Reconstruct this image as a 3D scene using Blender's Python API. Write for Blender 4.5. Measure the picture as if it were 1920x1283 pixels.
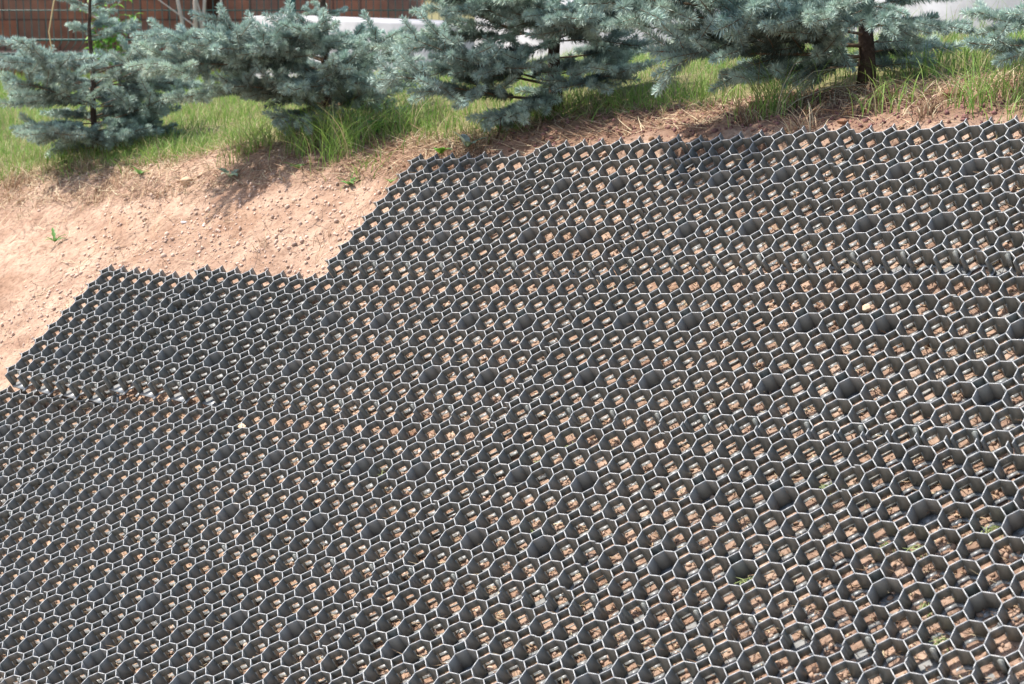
import bpy, math, random
import numpy as np
from mathutils import Matrix, Vector

# ------------------------------------------------------------------ camera, sky, sun
F_PX = 3556.4                       # focal length in pixels of a 1920 wide picture
PITCH = math.radians(12.0)
ZC = 2.0                           # camera height above the lower ground
S = 0.0625                         # metres between two grid cells
scene = bpy.context.scene
for o in list(bpy.data.objects): bpy.data.objects.remove(o)
cd = bpy.data.cameras.new('camera'); cam = bpy.data.objects.new('camera', cd)
scene.collection.objects.link(cam); scene.camera = cam
cam.location = (0, 0, ZC); cam.rotation_euler = (math.radians(90) - PITCH, 0, 0)
cd.sensor_width = 36.0; cd.lens = F_PX / 1920 * 36.0
cd.clip_start = 0.1; cd.clip_end = 500
cd.dof.use_dof = True; cd.dof.focus_distance = 4.75; cd.dof.aperture_fstop = 9.0
SUN = Vector((-0.47, 0.15, 0.87)).normalized()
w = bpy.data.worlds.new("World"); scene.world = w; w.use_nodes = True
nt = w.node_tree; bg = nt.nodes['Background']
sky = nt.nodes.new('ShaderNodeTexSky'); sky.sky_type = 'NISHITA'; sky.sun_disc = False
sky.sun_elevation = math.asin(SUN.z); sky.sun_rotation = math.atan2(SUN.x, SUN.y)
sky.air_density = 1.2; sky.dust_density = 2.5
nt.links.new(sky.outputs[0], bg.inputs[0]); bg.inputs[1].default_value = 0.15
sl = bpy.data.lights.new('sun', 'SUN'); sl.energy = 4.6; sl.angle = math.radians(0.5); sl.color = (1.0, 0.95, 0.88)
so = bpy.data.objects.new('sun', sl); scene.collection.objects.link(so)
so.rotation_euler = SUN.to_track_quat('Z', 'Y').to_euler()
scene.view_settings.view_transform = 'Standard'; scene.view_settings.look = 'None'
scene.view_settings.exposure = 0.95; scene.view_settings.gamma = 1.0
scene.render.engine = 'CYCLES'
scene.cycles.max_bounces = 8; scene.cycles.diffuse_bounces = 4; scene.cycles.glossy_bounces = 3

rng = np.random.default_rng(7)
random.seed(7)
COL = scene.collection

# ------------------------------------------------------------------ helpers
def mesh_np(name, verts, faces_flat, counts, mat, smooth=False, mat_idx=None, parent=None, mats=None, colors=None):
    me = bpy.data.meshes.new(name)
    verts = np.asarray(verts, np.float32); faces_flat = np.asarray(faces_flat, np.int32); counts = np.asarray(counts, np.int32)
    me.vertices.add(len(verts)); me.vertices.foreach_set('co', verts.ravel())
    me.loops.add(len(faces_flat)); me.loops.foreach_set('vertex_index', faces_flat)
    me.polygons.add(len(counts)); st = np.zeros(len(counts), np.int32); st[1:] = np.cumsum(counts)[:-1]
    me.polygons.foreach_set('loop_start', st); me.polygons.foreach_set('loop_total', counts)
    for m in (mats or [mat]): me.materials.append(m)
    if mat_idx is not None: me.polygons.foreach_set('material_index', np.asarray(mat_idx, np.int32))
    if smooth: me.polygons.foreach_set('use_smooth', np.ones(len(counts), bool))
    if colors is not None:
        a = me.color_attributes.new('tint', 'FLOAT_COLOR', 'POINT')
        c = np.ones((len(verts), 4), np.float32); c[:, :3] = colors; a.data.foreach_set('color', c.ravel())
    me.update(calc_edges=True); me.validate(verbose=False)
    o = bpy.data.objects.new(name, me); COL.objects.link(o)
    if parent is not None: o.parent = parent
    return o

class MB:
    """collects simple solids into one mesh"""
    def __init__(s): s.v = []; s.f = []; s.n = 0
    def add(s, vs, fs):
        s.v += [tuple(x) for x in vs]; s.f += [tuple(i + s.n for i in f) for f in fs]; s.n += len(vs)
    def prism(s, prof, a, b, cap=True):
        """prof: list of (side, z) closed section, swept from a to b (xy points)"""
        ax, ay = a; bx, by = b; L = math.hypot(bx - ax, by - ay); nx, ny = -(by - ay) / L, (bx - ax) / L
        n = len(prof); vs = [(ax + nx * p, ay + ny * p, z) for p, z in prof] + [(bx + nx * p, by + ny * p, z) for p, z in prof]
        fs = [(i, (i + 1) % n, n + (i + 1) % n, n + i) for i in range(n)]
        if cap: fs += [tuple(range(n - 1, -1, -1)), tuple(range(n, 2 * n))]
        s.add(vs, fs)
    def box(s, c, d, rz=0.0):
        cx, cy, cz = c; dx, dy, dz = [k / 2 for k in d]; ca, sa = math.cos(rz), math.sin(rz)
        vs = [(cx + x * ca - y * sa, cy + x * sa + y * ca, cz + z) for x in (-dx, dx) for y in (-dy, dy) for z in (-dz, dz)]
        s.add(vs, [(0, 1, 3, 2), (4, 6, 7, 5), (0, 4, 5, 1), (2, 3, 7, 6), (0, 2, 6, 4), (1, 5, 7, 3)])
    def tube(s, pts, rad, n=6, cap=True):
        pts = [Vector(p) for p in pts]; rings = []
        for i, p in enumerate(pts):
            t = (pts[min(i + 1, len(pts) - 1)] - pts[max(i - 1, 0)]).normalized()
            a = t.orthogonal().normalized() if i == 0 else (pa - t * pa.dot(t)).normalized()
            pa = a; b = t.cross(a); r = rad[i] if hasattr(rad, '__len__') else rad
            rings.append([p + (a * math.cos(2 * math.pi * k / n) + b * math.sin(2 * math.pi * k / n)) * r for k in range(n)])
        vs = [v for r in rings for v in r]; fs = []
        for i in range(len(pts) - 1):
            for k in range(n):
                fs.append((i * n + k, i * n + (k + 1) % n, (i + 1) * n + (k + 1) % n, (i + 1) * n + k))
        if cap: fs += [tuple(range(n - 1, -1, -1)), tuple(range((len(pts) - 1) * n, len(pts) * n))]
        s.add(vs, fs)
    def build(s, name, mat, parent=None, smooth=False):
        flat = [i for f in s.f for i in f]
        return mesh_np(name, s.v, flat, [len(f) for f in s.f], mat, smooth, parent=parent)

def empty(name, loc=(0, 0, 0)):
    o = bpy.data.objects.new(name, None); COL.objects.link(o); o.location = loc; o.empty_display_size = 0.1; return o
def tag(o, label=None, cat=None, group=None, kind=None):
    if label: o['label'] = label
    if cat: o['category'] = cat
    if group: o['group'] = group
    if kind: o['kind'] = kind
    return o

def new_mat(name, base=(.5, .5, .5), rough=.8, spec=.5):
    m = bpy.data.materials.new(name); m.use_nodes = True; n = m.node_tree; b = n.nodes['Principled BSDF']
    b.inputs['Base Color'].default_value = (*base, 1); b.inputs['Roughness'].default_value = rough
    b.inputs['Specular IOR Level'].default_value = spec
    return m, n, b
def noise(n, scale, detail=4, rough=.55, coord='Object', vec=None):
    t = n.nodes.new('ShaderNodeTexNoise'); t.inputs['Scale'].default_value = scale; t.inputs['Detail'].default_value = detail
    t.inputs['Roughness'].default_value = rough
    if vec is None:
        c = n.nodes.new('ShaderNodeTexCoord'); vec = c.outputs[coord]
    n.links.new(vec, t.inputs['Vector']); return t
def ramp(n, src, stops):
    r = n.nodes.new('ShaderNodeValToRGB'); e = r.color_ramp.elements
    while len(e) < len(stops): e.new(0.5)
    for k, (p, c) in enumerate(stops): e[k].position = p; e[k].color = (*c, 1)
    n.links.new(src, r.inputs[0]); return r
def mix(n, fac, a, b, mode='MIX'):
    m = n.nodes.new('ShaderNodeMix'); m.data_type = 'RGBA'; m.blend_type = mode
    for s_, i in ((fac, 0), (a, 6), (b, 7)):
        if isinstance(s_, (int, float)): m.inputs[i].default_value = s_
        elif isinstance(s_, tuple): m.inputs[i].default_value = (*s_, 1)
        else: n.links.new(s_, m.inputs[i])
    return m.outputs[2]
def bump(n, b, src, strength, dist):
    k = n.nodes.new('ShaderNodeBump'); k.inputs['Strength'].default_value = strength; k.inputs['Distance'].default_value = dist
    n.links.new(src, k.inputs['Height']); n.links.new(k.outputs[0], b.inputs['Normal']); return k

# ------------------------------------------------------------------ materials
def mat_plastic():
    m, n, b = new_mat('plastic', (.05, .055, .052), .42, .6)
    t = noise(n, 18, 5); t2 = noise(n, 140, 3)
    r = ramp(n, t.outputs[0], [(.3, (.195, .21, .198)), (.56, (.245, .252, .234)), (.8, (.31, .29, .25))])
    r2 = ramp(n, t2.outputs[0], [(.42, (0, 0, 0)), (.78, (1, 1, 1))])
    c = mix(n, .10, r.outputs[0], (.16, .14, .11)); 
    mm = n.nodes.new('ShaderNodeMath'); mm.operation = 'MULTIPLY'; mm.inputs[1].default_value = .25; n.links.new(r2.outputs[0], mm.inputs[0])
    c2 = mix(n, mm.outputs[0], r.outputs[0], (.17, .15, .12))
    n.links.new(c2, b.inputs['Base Color'])
    rr = n.nodes.new('ShaderNodeMapRange'); rr.inputs[3].default_value = .36; rr.inputs[4].default_value = .52
    n.links.new(t.outputs[0], rr.inputs[0]); n.links.new(rr.outputs[0], b.inputs['Roughness'])
    bump(n, b, t2.outputs[0], .15, .001)
    return m
def mat_rim():  # pale base colour stands in for sun glare on the rim tops
    m, n, b = new_mat('glare_plastic_edge', (.42, .42, .41), .42, .7)
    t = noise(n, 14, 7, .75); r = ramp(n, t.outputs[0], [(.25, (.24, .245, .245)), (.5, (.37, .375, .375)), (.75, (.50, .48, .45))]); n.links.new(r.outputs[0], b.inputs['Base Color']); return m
def mat_bouncewall():  # warm dusty grey, painted lighter in place of bounced light
    m, n, b = new_mat('dusty_bounce_plastic', (.36, .35, .33), .6, .3)
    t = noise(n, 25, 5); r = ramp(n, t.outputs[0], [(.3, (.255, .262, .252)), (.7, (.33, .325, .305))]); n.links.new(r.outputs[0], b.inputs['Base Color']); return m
def mat_flange():  # blue-grey tone carries sun and sky glare as well as dust
    m, n, b = new_mat('dusty_glare_plastic_base', (.16, .16, .15), .36, 1.0)
    t = noise(n, 60, 5); r = ramp(n, t.outputs[0], [(.35, (.17, .185, .19)), (.7, (.27, .26, .25))]); n.links.new(r.outputs[0], b.inputs['Base Color'])
    rr = n.nodes.new('ShaderNodeMapRange'); rr.inputs[3].default_value = .28; rr.inputs[4].default_value = .5
    n.links.new(t.outputs[0], rr.inputs[0]); n.links.new(rr.outputs[0], b.inputs['Roughness']); return m
def mat_soil():
    m, n, b = new_mat('soil', (.4, .3, .2), .95, .2)
    tc = n.nodes.new('ShaderNodeTexCoord')
    big = noise(n, 1.1, 4, vec=tc.outputs['Object']); mid = noise(n, 9, 6, .6, vec=tc.outputs['Object']); fine = noise(n, 75, 6, .65, vec=tc.outputs['Object'])
    sx = n.nodes.new('ShaderNodeSeparateXYZ'); n.links.new(tc.outputs['Object'], sx.inputs[0])
    # beige-pink clay on the left, a browner orange loam to the right
    mr = n.nodes.new('ShaderNodeMapRange'); mr.inputs[1].default_value = -.4; mr.inputs[2].default_value = .55; n.links.new(sx.outputs[0], mr.inputs[0])
    ad = n.nodes.new('ShaderNodeMath'); ad.operation = 'ADD'; n.links.new(mr.outputs[0], ad.inputs[0])
    ms = n.nodes.new('ShaderNodeMath'); ms.operation = 'MULTIPLY_ADD'; ms.inputs[1].default_value = .9; ms.inputs[2].default_value = -.45
    n.links.new(big.outputs[0], ms.inputs[0]); n.links.new(ms.outputs[0], ad.inputs[1])
    clay = ramp(n, mid.outputs[0], [(.25, (.215, .130, .090)), (.5, (.335, .228, .165)), (.75, (.42, .305, .228))])
    loam = ramp(n, mid.outputs[0], [(.25, (.15, .092, .066)), (.5, (.29, .20, .150)), (.75, (.43, .325, .25))])
    cl = n.nodes.new('ShaderNodeClamp'); n.links.new(ad.outputs[0], cl.inputs[0])
    c = mix(n, cl.outputs[0], clay.outputs[0], loam.outputs[0])
    fr = ramp(n, fine.outputs[0], [(.3, (.45, .38, .34)), (.52, (1, 1, 1)), (.8, (1.2, 1.18, 1.14))])
    c = mix(n, .8, c, fr.outputs[0], 'MULTIPLY')
    pt = noise(n, 3.2, 5, .6, vec=tc.outputs['Object']); pr_ = ramp(n, pt.outputs[0], [(.36, (.74, .66, .60)), (.52, (1, 1, 1)), (.7, (1.08, 1.06, 1.05))]); c = mix(n, .85, c, pr_.outputs[0], 'MULTIPLY')
    # grass-root darkening only where the turf grows: attribute painted as humus
    at = n.nodes.new('ShaderNodeAttribute'); at.attribute_name = 'tint'
    sp = n.nodes.new('ShaderNodeSeparateColor'); n.links.new(at.outputs[0], sp.inputs[0])
    c = mix(n, sp.outputs[1], c, ramp(n, mid.outputs[0], [(.3, (.12, .065, .042)), (.7, (.25, .15, .10))]).outputs[0])
    c = mix(n, sp.outputs[0], c, (.13, .13, .05))
    n.links.new(c, b.inputs['Base Color'])
    addh = n.nodes.new('ShaderNodeMath'); addh.operation = 'MULTIPLY_ADD'; addh.inputs[1].default_value = .35
    n.links.new(fine.outputs[0], addh.inputs[0]); n.links.new(mid.outputs[0], addh.inputs[2])
    bump(n, b, addh.outputs[0], .9, .012)
    return m
def mat_tint(name, rough=.8, spec=.3, trans=0.0, mul=(1, 1, 1), var=None):
    m, n, b = new_mat(name, (.2, .2, .2), rough, spec)
    at = n.nodes.new('ShaderNodeAttribute'); at.attribute_name = 'tint'
    c = mix(n, 1.0, at.outputs[0], tuple(mul), 'MULTIPLY')
    if var:
        oi = n.nodes.new('ShaderNodeObjectInfo'); r = ramp(n, oi.outputs['Random'], var); c = mix(n, 1.0, c, r.outputs[0], 'MULTIPLY')
    n.links.new(c, b.inputs['Base Color'])
    if trans:
        tr = n.nodes.new('ShaderNodeBsdfTranslucent'); n.links.new(c, tr.inputs[0]); mx = n.nodes.new('ShaderNodeMixShader'); mx.inputs[0].default_value = trans
        n.links.new(b.outputs[0], mx.inputs[1]); n.links.new(tr.outputs[0], mx.inputs[2])
        n.links.new(mx.outputs[0], n.nodes['Material Output'].inputs[0])
    return m
def mat_bark():
    m, n, b = new_mat('bark', (.1, .07, .05), .9, .2)
    t = noise(n, 60, 6, .7); r = ramp(n, t.outputs[0], [(.3, (.03, .02, .014)), (.55, (.085, .056, .04)), (.8, (.18, .125, .095))])
    n.links.new(r.outputs[0], b.inputs['Base Color']); bump(n, b, t.outputs[0], .8, .008); return m
def mat_simple(name, c1, c2, scale, rough=.8, bs=.2, bd=.003, spec=.3):
    m, n, b = new_mat(name, c1, rough, spec); t = noise(n, scale, 6, .6)
    r = ramp(n, t.outputs[0], [(.3, c1), (.7, c2)]); n.links.new(r.outputs[0], b.inputs['Base Color']); bump(n, b, t.outputs[0], bs, bd); return m
def mat_brick():
    m, n, b = new_mat('brick', (.25, .1, .08), .85, .2)
    tc = n.nodes.new('ShaderNodeTexCoord'); mp = n.nodes.new('ShaderNodeMapping'); mp.inputs['Rotation'].default_value = (math.radians(90), 0, 0)
    n.links.new(tc.outputs['Object'], mp.inputs[0])
    br = n.nodes.new('ShaderNodeTexBrick'); n.links.new(mp.outputs[0], br.inputs[0])
    br.inputs['Scale'].default_value = 1; br.inputs['Brick Width'].default_value = .21; br.inputs['Row Height'].default_value = .155
    br.inputs['Mortar Size'].default_value = .006; br.inputs['Bias'].default_value = -.1
    br.inputs['Color1'].default_value = (.55, .24, .19, 1); br.inputs['Color2'].default_value = (.42, .235, .215, 1); br.inputs['Mortar'].default_value = (.20, .12, .12, 1)
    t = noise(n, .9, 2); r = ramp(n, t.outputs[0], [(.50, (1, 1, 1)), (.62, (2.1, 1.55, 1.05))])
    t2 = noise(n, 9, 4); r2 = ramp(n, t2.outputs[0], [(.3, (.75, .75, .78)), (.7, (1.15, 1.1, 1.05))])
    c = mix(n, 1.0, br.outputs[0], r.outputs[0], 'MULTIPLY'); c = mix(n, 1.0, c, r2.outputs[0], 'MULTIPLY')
    n.links.new(c, b.inputs['Base Color']); bump(n, b, br.outputs['Fac'], -.5, .006); return m
PLASTIC = mat_plastic(); RIM = mat_rim(); FLANGE = mat_flange(); SOIL = mat_soil(); BARK = mat_bark(); BRICK = mat_brick()
CONC = mat_simple('pale_concrete', (.26, .255, .26), (.42, .41, .42), 5, .85, .25, .004)
GREENMETAL = mat_simple('green_coating', (.012, .065, .055), (.03, .12, .10), 20, .4, .05, .001, .5)
PIPE = mat_simple('brown_pipe', (.05, .02, .018), (.08, .035, .03), 8, .5)
BAREWOOD = mat_simple('bare_wood', (.38, .32, .28), (.52, .46, .42), 30, .8)
GRASSM = mat_tint('grass_blade', .55, .35, .35)
DRYM = mat_tint('dry_stalk', .8, .2, .15)
CRUMBM = mat_tint('earth_crumb', .95, .15)
LEAFM = mat_tint('leaf', .5, .4, .25)
NEEDLEM = mat_tint('needle', .55, .35, .12, (1, 1, 1), [(0, (.85, .88, .85)), (.5, (1, 1, 1)), (1, (1.12, 1.08, 1.0))])

# ------------------------------------------------------------------ the slope: frames of the grid panels
R0 = np.array([[0.743889, 0.498734, -0.444853], [0.020127, -0.682062, -0.731018], [-0.668, 0.534842, -0.517416]]); T0 = np.array([-2.28543, 1.79894, 72.14955])
st_, ct_ = math.sin(PITCH), math.cos(PITCH)
CW = np.array([[1, 0, 0], [0, -st_, ct_], [0, -ct_, -st_]])
RW = CW @ R0; OW = CW @ T0 * S + np.array([0, 0, ZC])
U, V, N = RW[:, 0], RW[:, 1], RW[:, 2]
Q = np.array([[0.0068, 0.0263, -0.0011, -0.0763, -0.032, 0.0466], [0.0601, 0.0174, 0.003, -0.0513, 0.0133, 0.0763], [0.022, -0.0147, 0.0087, 0.0117, 0.1013, 0.107], [-0.0104, 0.0012, 0.0086, -0.0013, 0.1281, 0.0977], [0.0085, 0.0414, -0.0049, -0.0567, 0.1051, -0.1214], [0.0023, 0.0632, -0.0347, 0.5199, -0.3405, 0.3864], [-0.0253, 0.095, 0.0131, -0.0362, -0.0229, 0.2002], [0.0134, 0.021, 0.0009, -0.0846, -0.049, -0.2113], [0.0255, 0.0054, 0.0067, -0.0671, -0.0075, -0.2289], [0.0038, -0.0051, -0.0061, -0.0353, 0.0386, -0.0635], [0.011, 0.0139, 0.004, -0.0218, 0.0355, -0.0564], [-0.0114, 0.0231, 0.0149, -0.0689, 0.0678, -0.161], [-0.0424, 0.0662, 0.0197, 0.0317, -0.0021, -0.215], [-0.0625, 0.0039, 0.0035, -0.0405, -0.0203, -0.1528], [-0.033, 0.0242, 0.0023, -0.0531, -0.0251, -0.1976], [-0.039, -0.0014, 0.0059, -0.0317, 0.0077, -0.2242], [-0.0117, 0.002, 0.003, -0.0368, 0.051, -0.0564], [0.0189, -0.0062, 0.0016, -0.0263, 0.0478, -0.0614], [0.0374, 0.0396, -0.0007, -0.0812, 0.0156, -0.129], [-0.0867, -0.0032, 0.0095, 0.0053, 0.0231, 0.3607], [-0.1026, 0.0219, -0.0019, 0.0044, 0.1176, 0.333], [-0.0793, 0.0034, -0.0006, -0.0015, 0.0632, 0.2054], [-0.049, 0.03, 0.0006, 0.0034, 0.1044, 0.1649], [-0.0444, -0.0011, -0.0031, -0.028, 0.0647, 0.0445], [-0.0427, 0.0385, 0.0005, -0.0563, 0.0364, -0.1052]])
PANELS = [(0, k) for k in range(0, 5)] + [(1, k) for k in range(-2, 5)] + [(2, k) for k in range(-2, 5)] + [(3, k) for k in range(-1, 5)]
def rodr(w_):
    t = np.linalg.norm(w_) + 1e-12; k = w_ / t; K = np.array([[0, -k[2], k[1]], [k[2], 0, -k[0]], [-k[1], k[0], 0]])
    return np.eye(3) + math.sin(t) * K + (1 - math.cos(t)) * K @ K
CEN = np.array([[8 * k + 3.5 - 12, -(8 * j + 3.5 - 14), 0.] for j, k in PANELS])
PR = [rodr(q[:3]) for q in Q]
H = 0.050

# ------------------------------------------------------------------ terrain
def tps_fit(P, z):
    d = np.linalg.norm(P[:, None] - P[None], axis=2); K = d * d * np.log(d + 1e-9) + np.eye(len(P)) * .02
    A = np.zeros((len(P) + 3,) * 2); B = np.c_[np.ones(len(P)), P]; A[:len(P), :len(P)] = K; A[:len(P), -3:] = B; A[-3:, :len(P)] = B.T
    return np.linalg.solve(A, np.r_[z, 0, 0, 0])
GP = np.array([(-1.665, 6.853, -.87), (-.605, 5.961, -.681), (.483, 5.059, -.481), (1.175, 4.47, -.36),
               (-1.56, 7.12, -.817), (-.607, 6.26, -.632), (.127, 5.65, -.531), (.935, 5.02, -.387),
               (-3.5, 13.2, -.98), (-1.7, 13.2, -.96), (-1.42, 10.5, -.80), (2.0, 7.4, -.40), (.54, 8.2, -.52),
               (-4, 24, -1.0), (4, 24, -.6), (7, 10, -.3), (-7, 12, -1.0), (5, 4, -.1), (-4, 8.6, -.98), (-6, 9.5, -1.1), (3, 3.2, -.08)])
GW = tps_fit(GP[:, :2], GP[:, 2])
def ground_top(x, y):
    xc = np.clip(x, -7, 7); yc = np.clip(y, 3, 24)
    out = GW[-3] + GW[-2] * xc + GW[-1] * yc
    for i in range(len(GP)):
        d2 = (xc - GP[i, 0]) ** 2 + (yc - GP[i, 1]) ** 2 + 1e-9
        out = out + GW[i] * .5 * d2 * np.log(d2)
    return out + ZC
def fbm(x, y, sc, seed, octs=4, gain=.5):
    r = np.random.default_rng(seed); out = np.zeros_like(x); a = 1.0
    for o_ in range(octs):
        for k in range(5):
            an = r.uniform(0, 2 * math.pi); ph = r.uniform(0, 2 * math.pi); f = sc * 2 ** o_ * r.uniform(.7, 1.35)
            out += a * np.sin((x * math.cos(an) + y * math.sin(an)) * f + ph + 1.3 * np.sin((x * math.sin(an) - y * math.cos(an)) * f * .6 + ph * 2)) / 5
        a *= gain
    return out
PN = [RW @ (PR[i] @ np.array([0, 0, 1.])) for i in range(len(Q))]
PC = [OW + RW @ (CEN[i] + Q[i, 3:]) * S for i in range(len(Q))]
def uv_of(x, y):
    # plan position -> lattice coordinates on the mean slope plane
    z = (N @ OW - N[0] * x - N[1] * y) / N[2]
    dx, dy, dz = x - OW[0], y - OW[1], z - OW[2]
    return (dx * U[0] + dy * U[1] + dz * U[2]) / S, (dx * V[0] + dy * V[1] + dz * V[2]) / S, z
GAP = H * .90 / N[2]
def terrain(x, y, rough=True):
    u, v, zs = uv_of(x, y)
    num = (zs - .012) * .02; den = np.full_like(x, .02); cap = np.full_like(x, 1e9)
    for i in range(len(Q)):
        du = np.abs(u - CEN[i, 0] - Q[i, 3]); dv = np.abs(v - CEN[i, 1] - Q[i, 4])
        pz = (PN[i] @ PC[i] - PN[i][0] * x - PN[i][1] * y) / PN[i][2]
        if PANELS[i] in ((1, -2), (1, -1)): pz = pz - .036
        d = np.maximum(np.maximum(du - 4, 0), np.maximum(dv - 4, 0)); wgt = np.exp(-(d / 1.6) ** 2) * np.exp(-(du ** 2 + dv ** 2) / 90)
        num += wgt * pz; den += wgt
        cap = np.where((du < 4.35) & (dv < 4.35), np.minimum(cap, pz), cap)
    inside = cap < 1e8
    z = np.minimum(num / den, cap) - GAP
    out_lift = np.where(inside, 0, 1.0)
    gt = ground_top(x, y)
    k = .035
    h_ = np.clip(.5 + .5 * (gt - z) / k / 2, 0, 1)
    zz = gt * (1 - h_) + z * h_ - k * 2 * h_ * (1 - h_)
    low = ZC - 2.0 + .02 * np.sin(x * 3)
    zz = np.maximum(zz, low)
    if rough:
        zz = zz + .026 * fbm(x, y, 4, 3, 5, .55) * np.where(inside, 0, 1) + .013 * fbm(u * .9 / 16, v * .12 / 16, 18, 8, 3) * np.where(inside, .15, 1.0) + .0035 * fbm(x, y, 60, 5, 4, .75) * np.where(inside, .8, 1.0) + .0045 * fbm(x, y, 38, 15, 2) * np.where(inside, 1.0, .5)
    return np.where(inside, np.minimum(zz, cap - H * .86 / N[2]), zz)
def crest_t(x, y):
    """signed distance in plan behind (+) the crest line"""
    return (x + 1.665) * .6428 + (y - 6.853) * .7660
def turf(x, y):
    """0..1 how far the turf covers the ground"""
    t = crest_t(x, y); edge = .05 + .10 * fbm(x, y, 3.5, 11, 3)
    right = np.clip((x - .25) / .5, 0, 1)
    edge = edge + .30 * right
    return np.clip((t - edge) / .22, 0, 1)

def grid_sheet(name, x0, x1, y0, y1, st, mask=None, drop=0., rough=True):
    xs = np.arange(x0, x1 + st / 2, st); ys = np.arange(y0, y1 + st / 2, st)
    X, Y = np.meshgrid(xs, ys); sh = X.shape
    Z = terrain(X.ravel(), Y.ravel(), rough) - drop
    idx = np.arange(X.size).reshape(sh)
    f = np.stack([idx[:-1, :-1], idx[:-1, 1:], idx[1:, 1:], idx[1:, :-1]], -1).reshape(-1, 4)
    if mask is not None:
        cx = (X[:-1, :-1] + st / 2).ravel(); cy = (Y[:-1, :-1] + st / 2).ravel(); f = f[mask(cx, cy)]
    t = turf(X.ravel(), Y.ravel()) * .85
    used = np.unique(f); remap = np.full(X.size, -1); remap[used] = np.arange(len(used))
    Vt = np.stack([X.ravel(), Y.ravel(), Z], 1)[used]; f = remap[f]
    xx, yy = X.ravel(), Y.ravel()
    hum = np.clip((crest_t(xx, yy) + .13 + .05 * fbm(xx, yy, 9, 61, 3)) / .09, 0, 1) * np.clip((xx + .75) / .35, 0, 1) * .85
    return mesh_np(name, Vt, f.ravel(), np.full(len(f), 4), SOIL, True, colors=np.stack([t, hum, t], 1)[used])
FX0, FX1, FY0, FY1 = -3.2, 2.2, 2.6, 9.4
def in_view(x, y, m=.25): return (np.abs(x) < .285 * y + m)
tag(grid_sheet('bank_ground', FX0, FX1, FY0, 7.6, .010, lambda x, y: in_view(x, y)), kind='structure')
tag(grid_sheet('ground', -16, 16, -6, 40, .10, None, .03, False), kind='structure')

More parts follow.
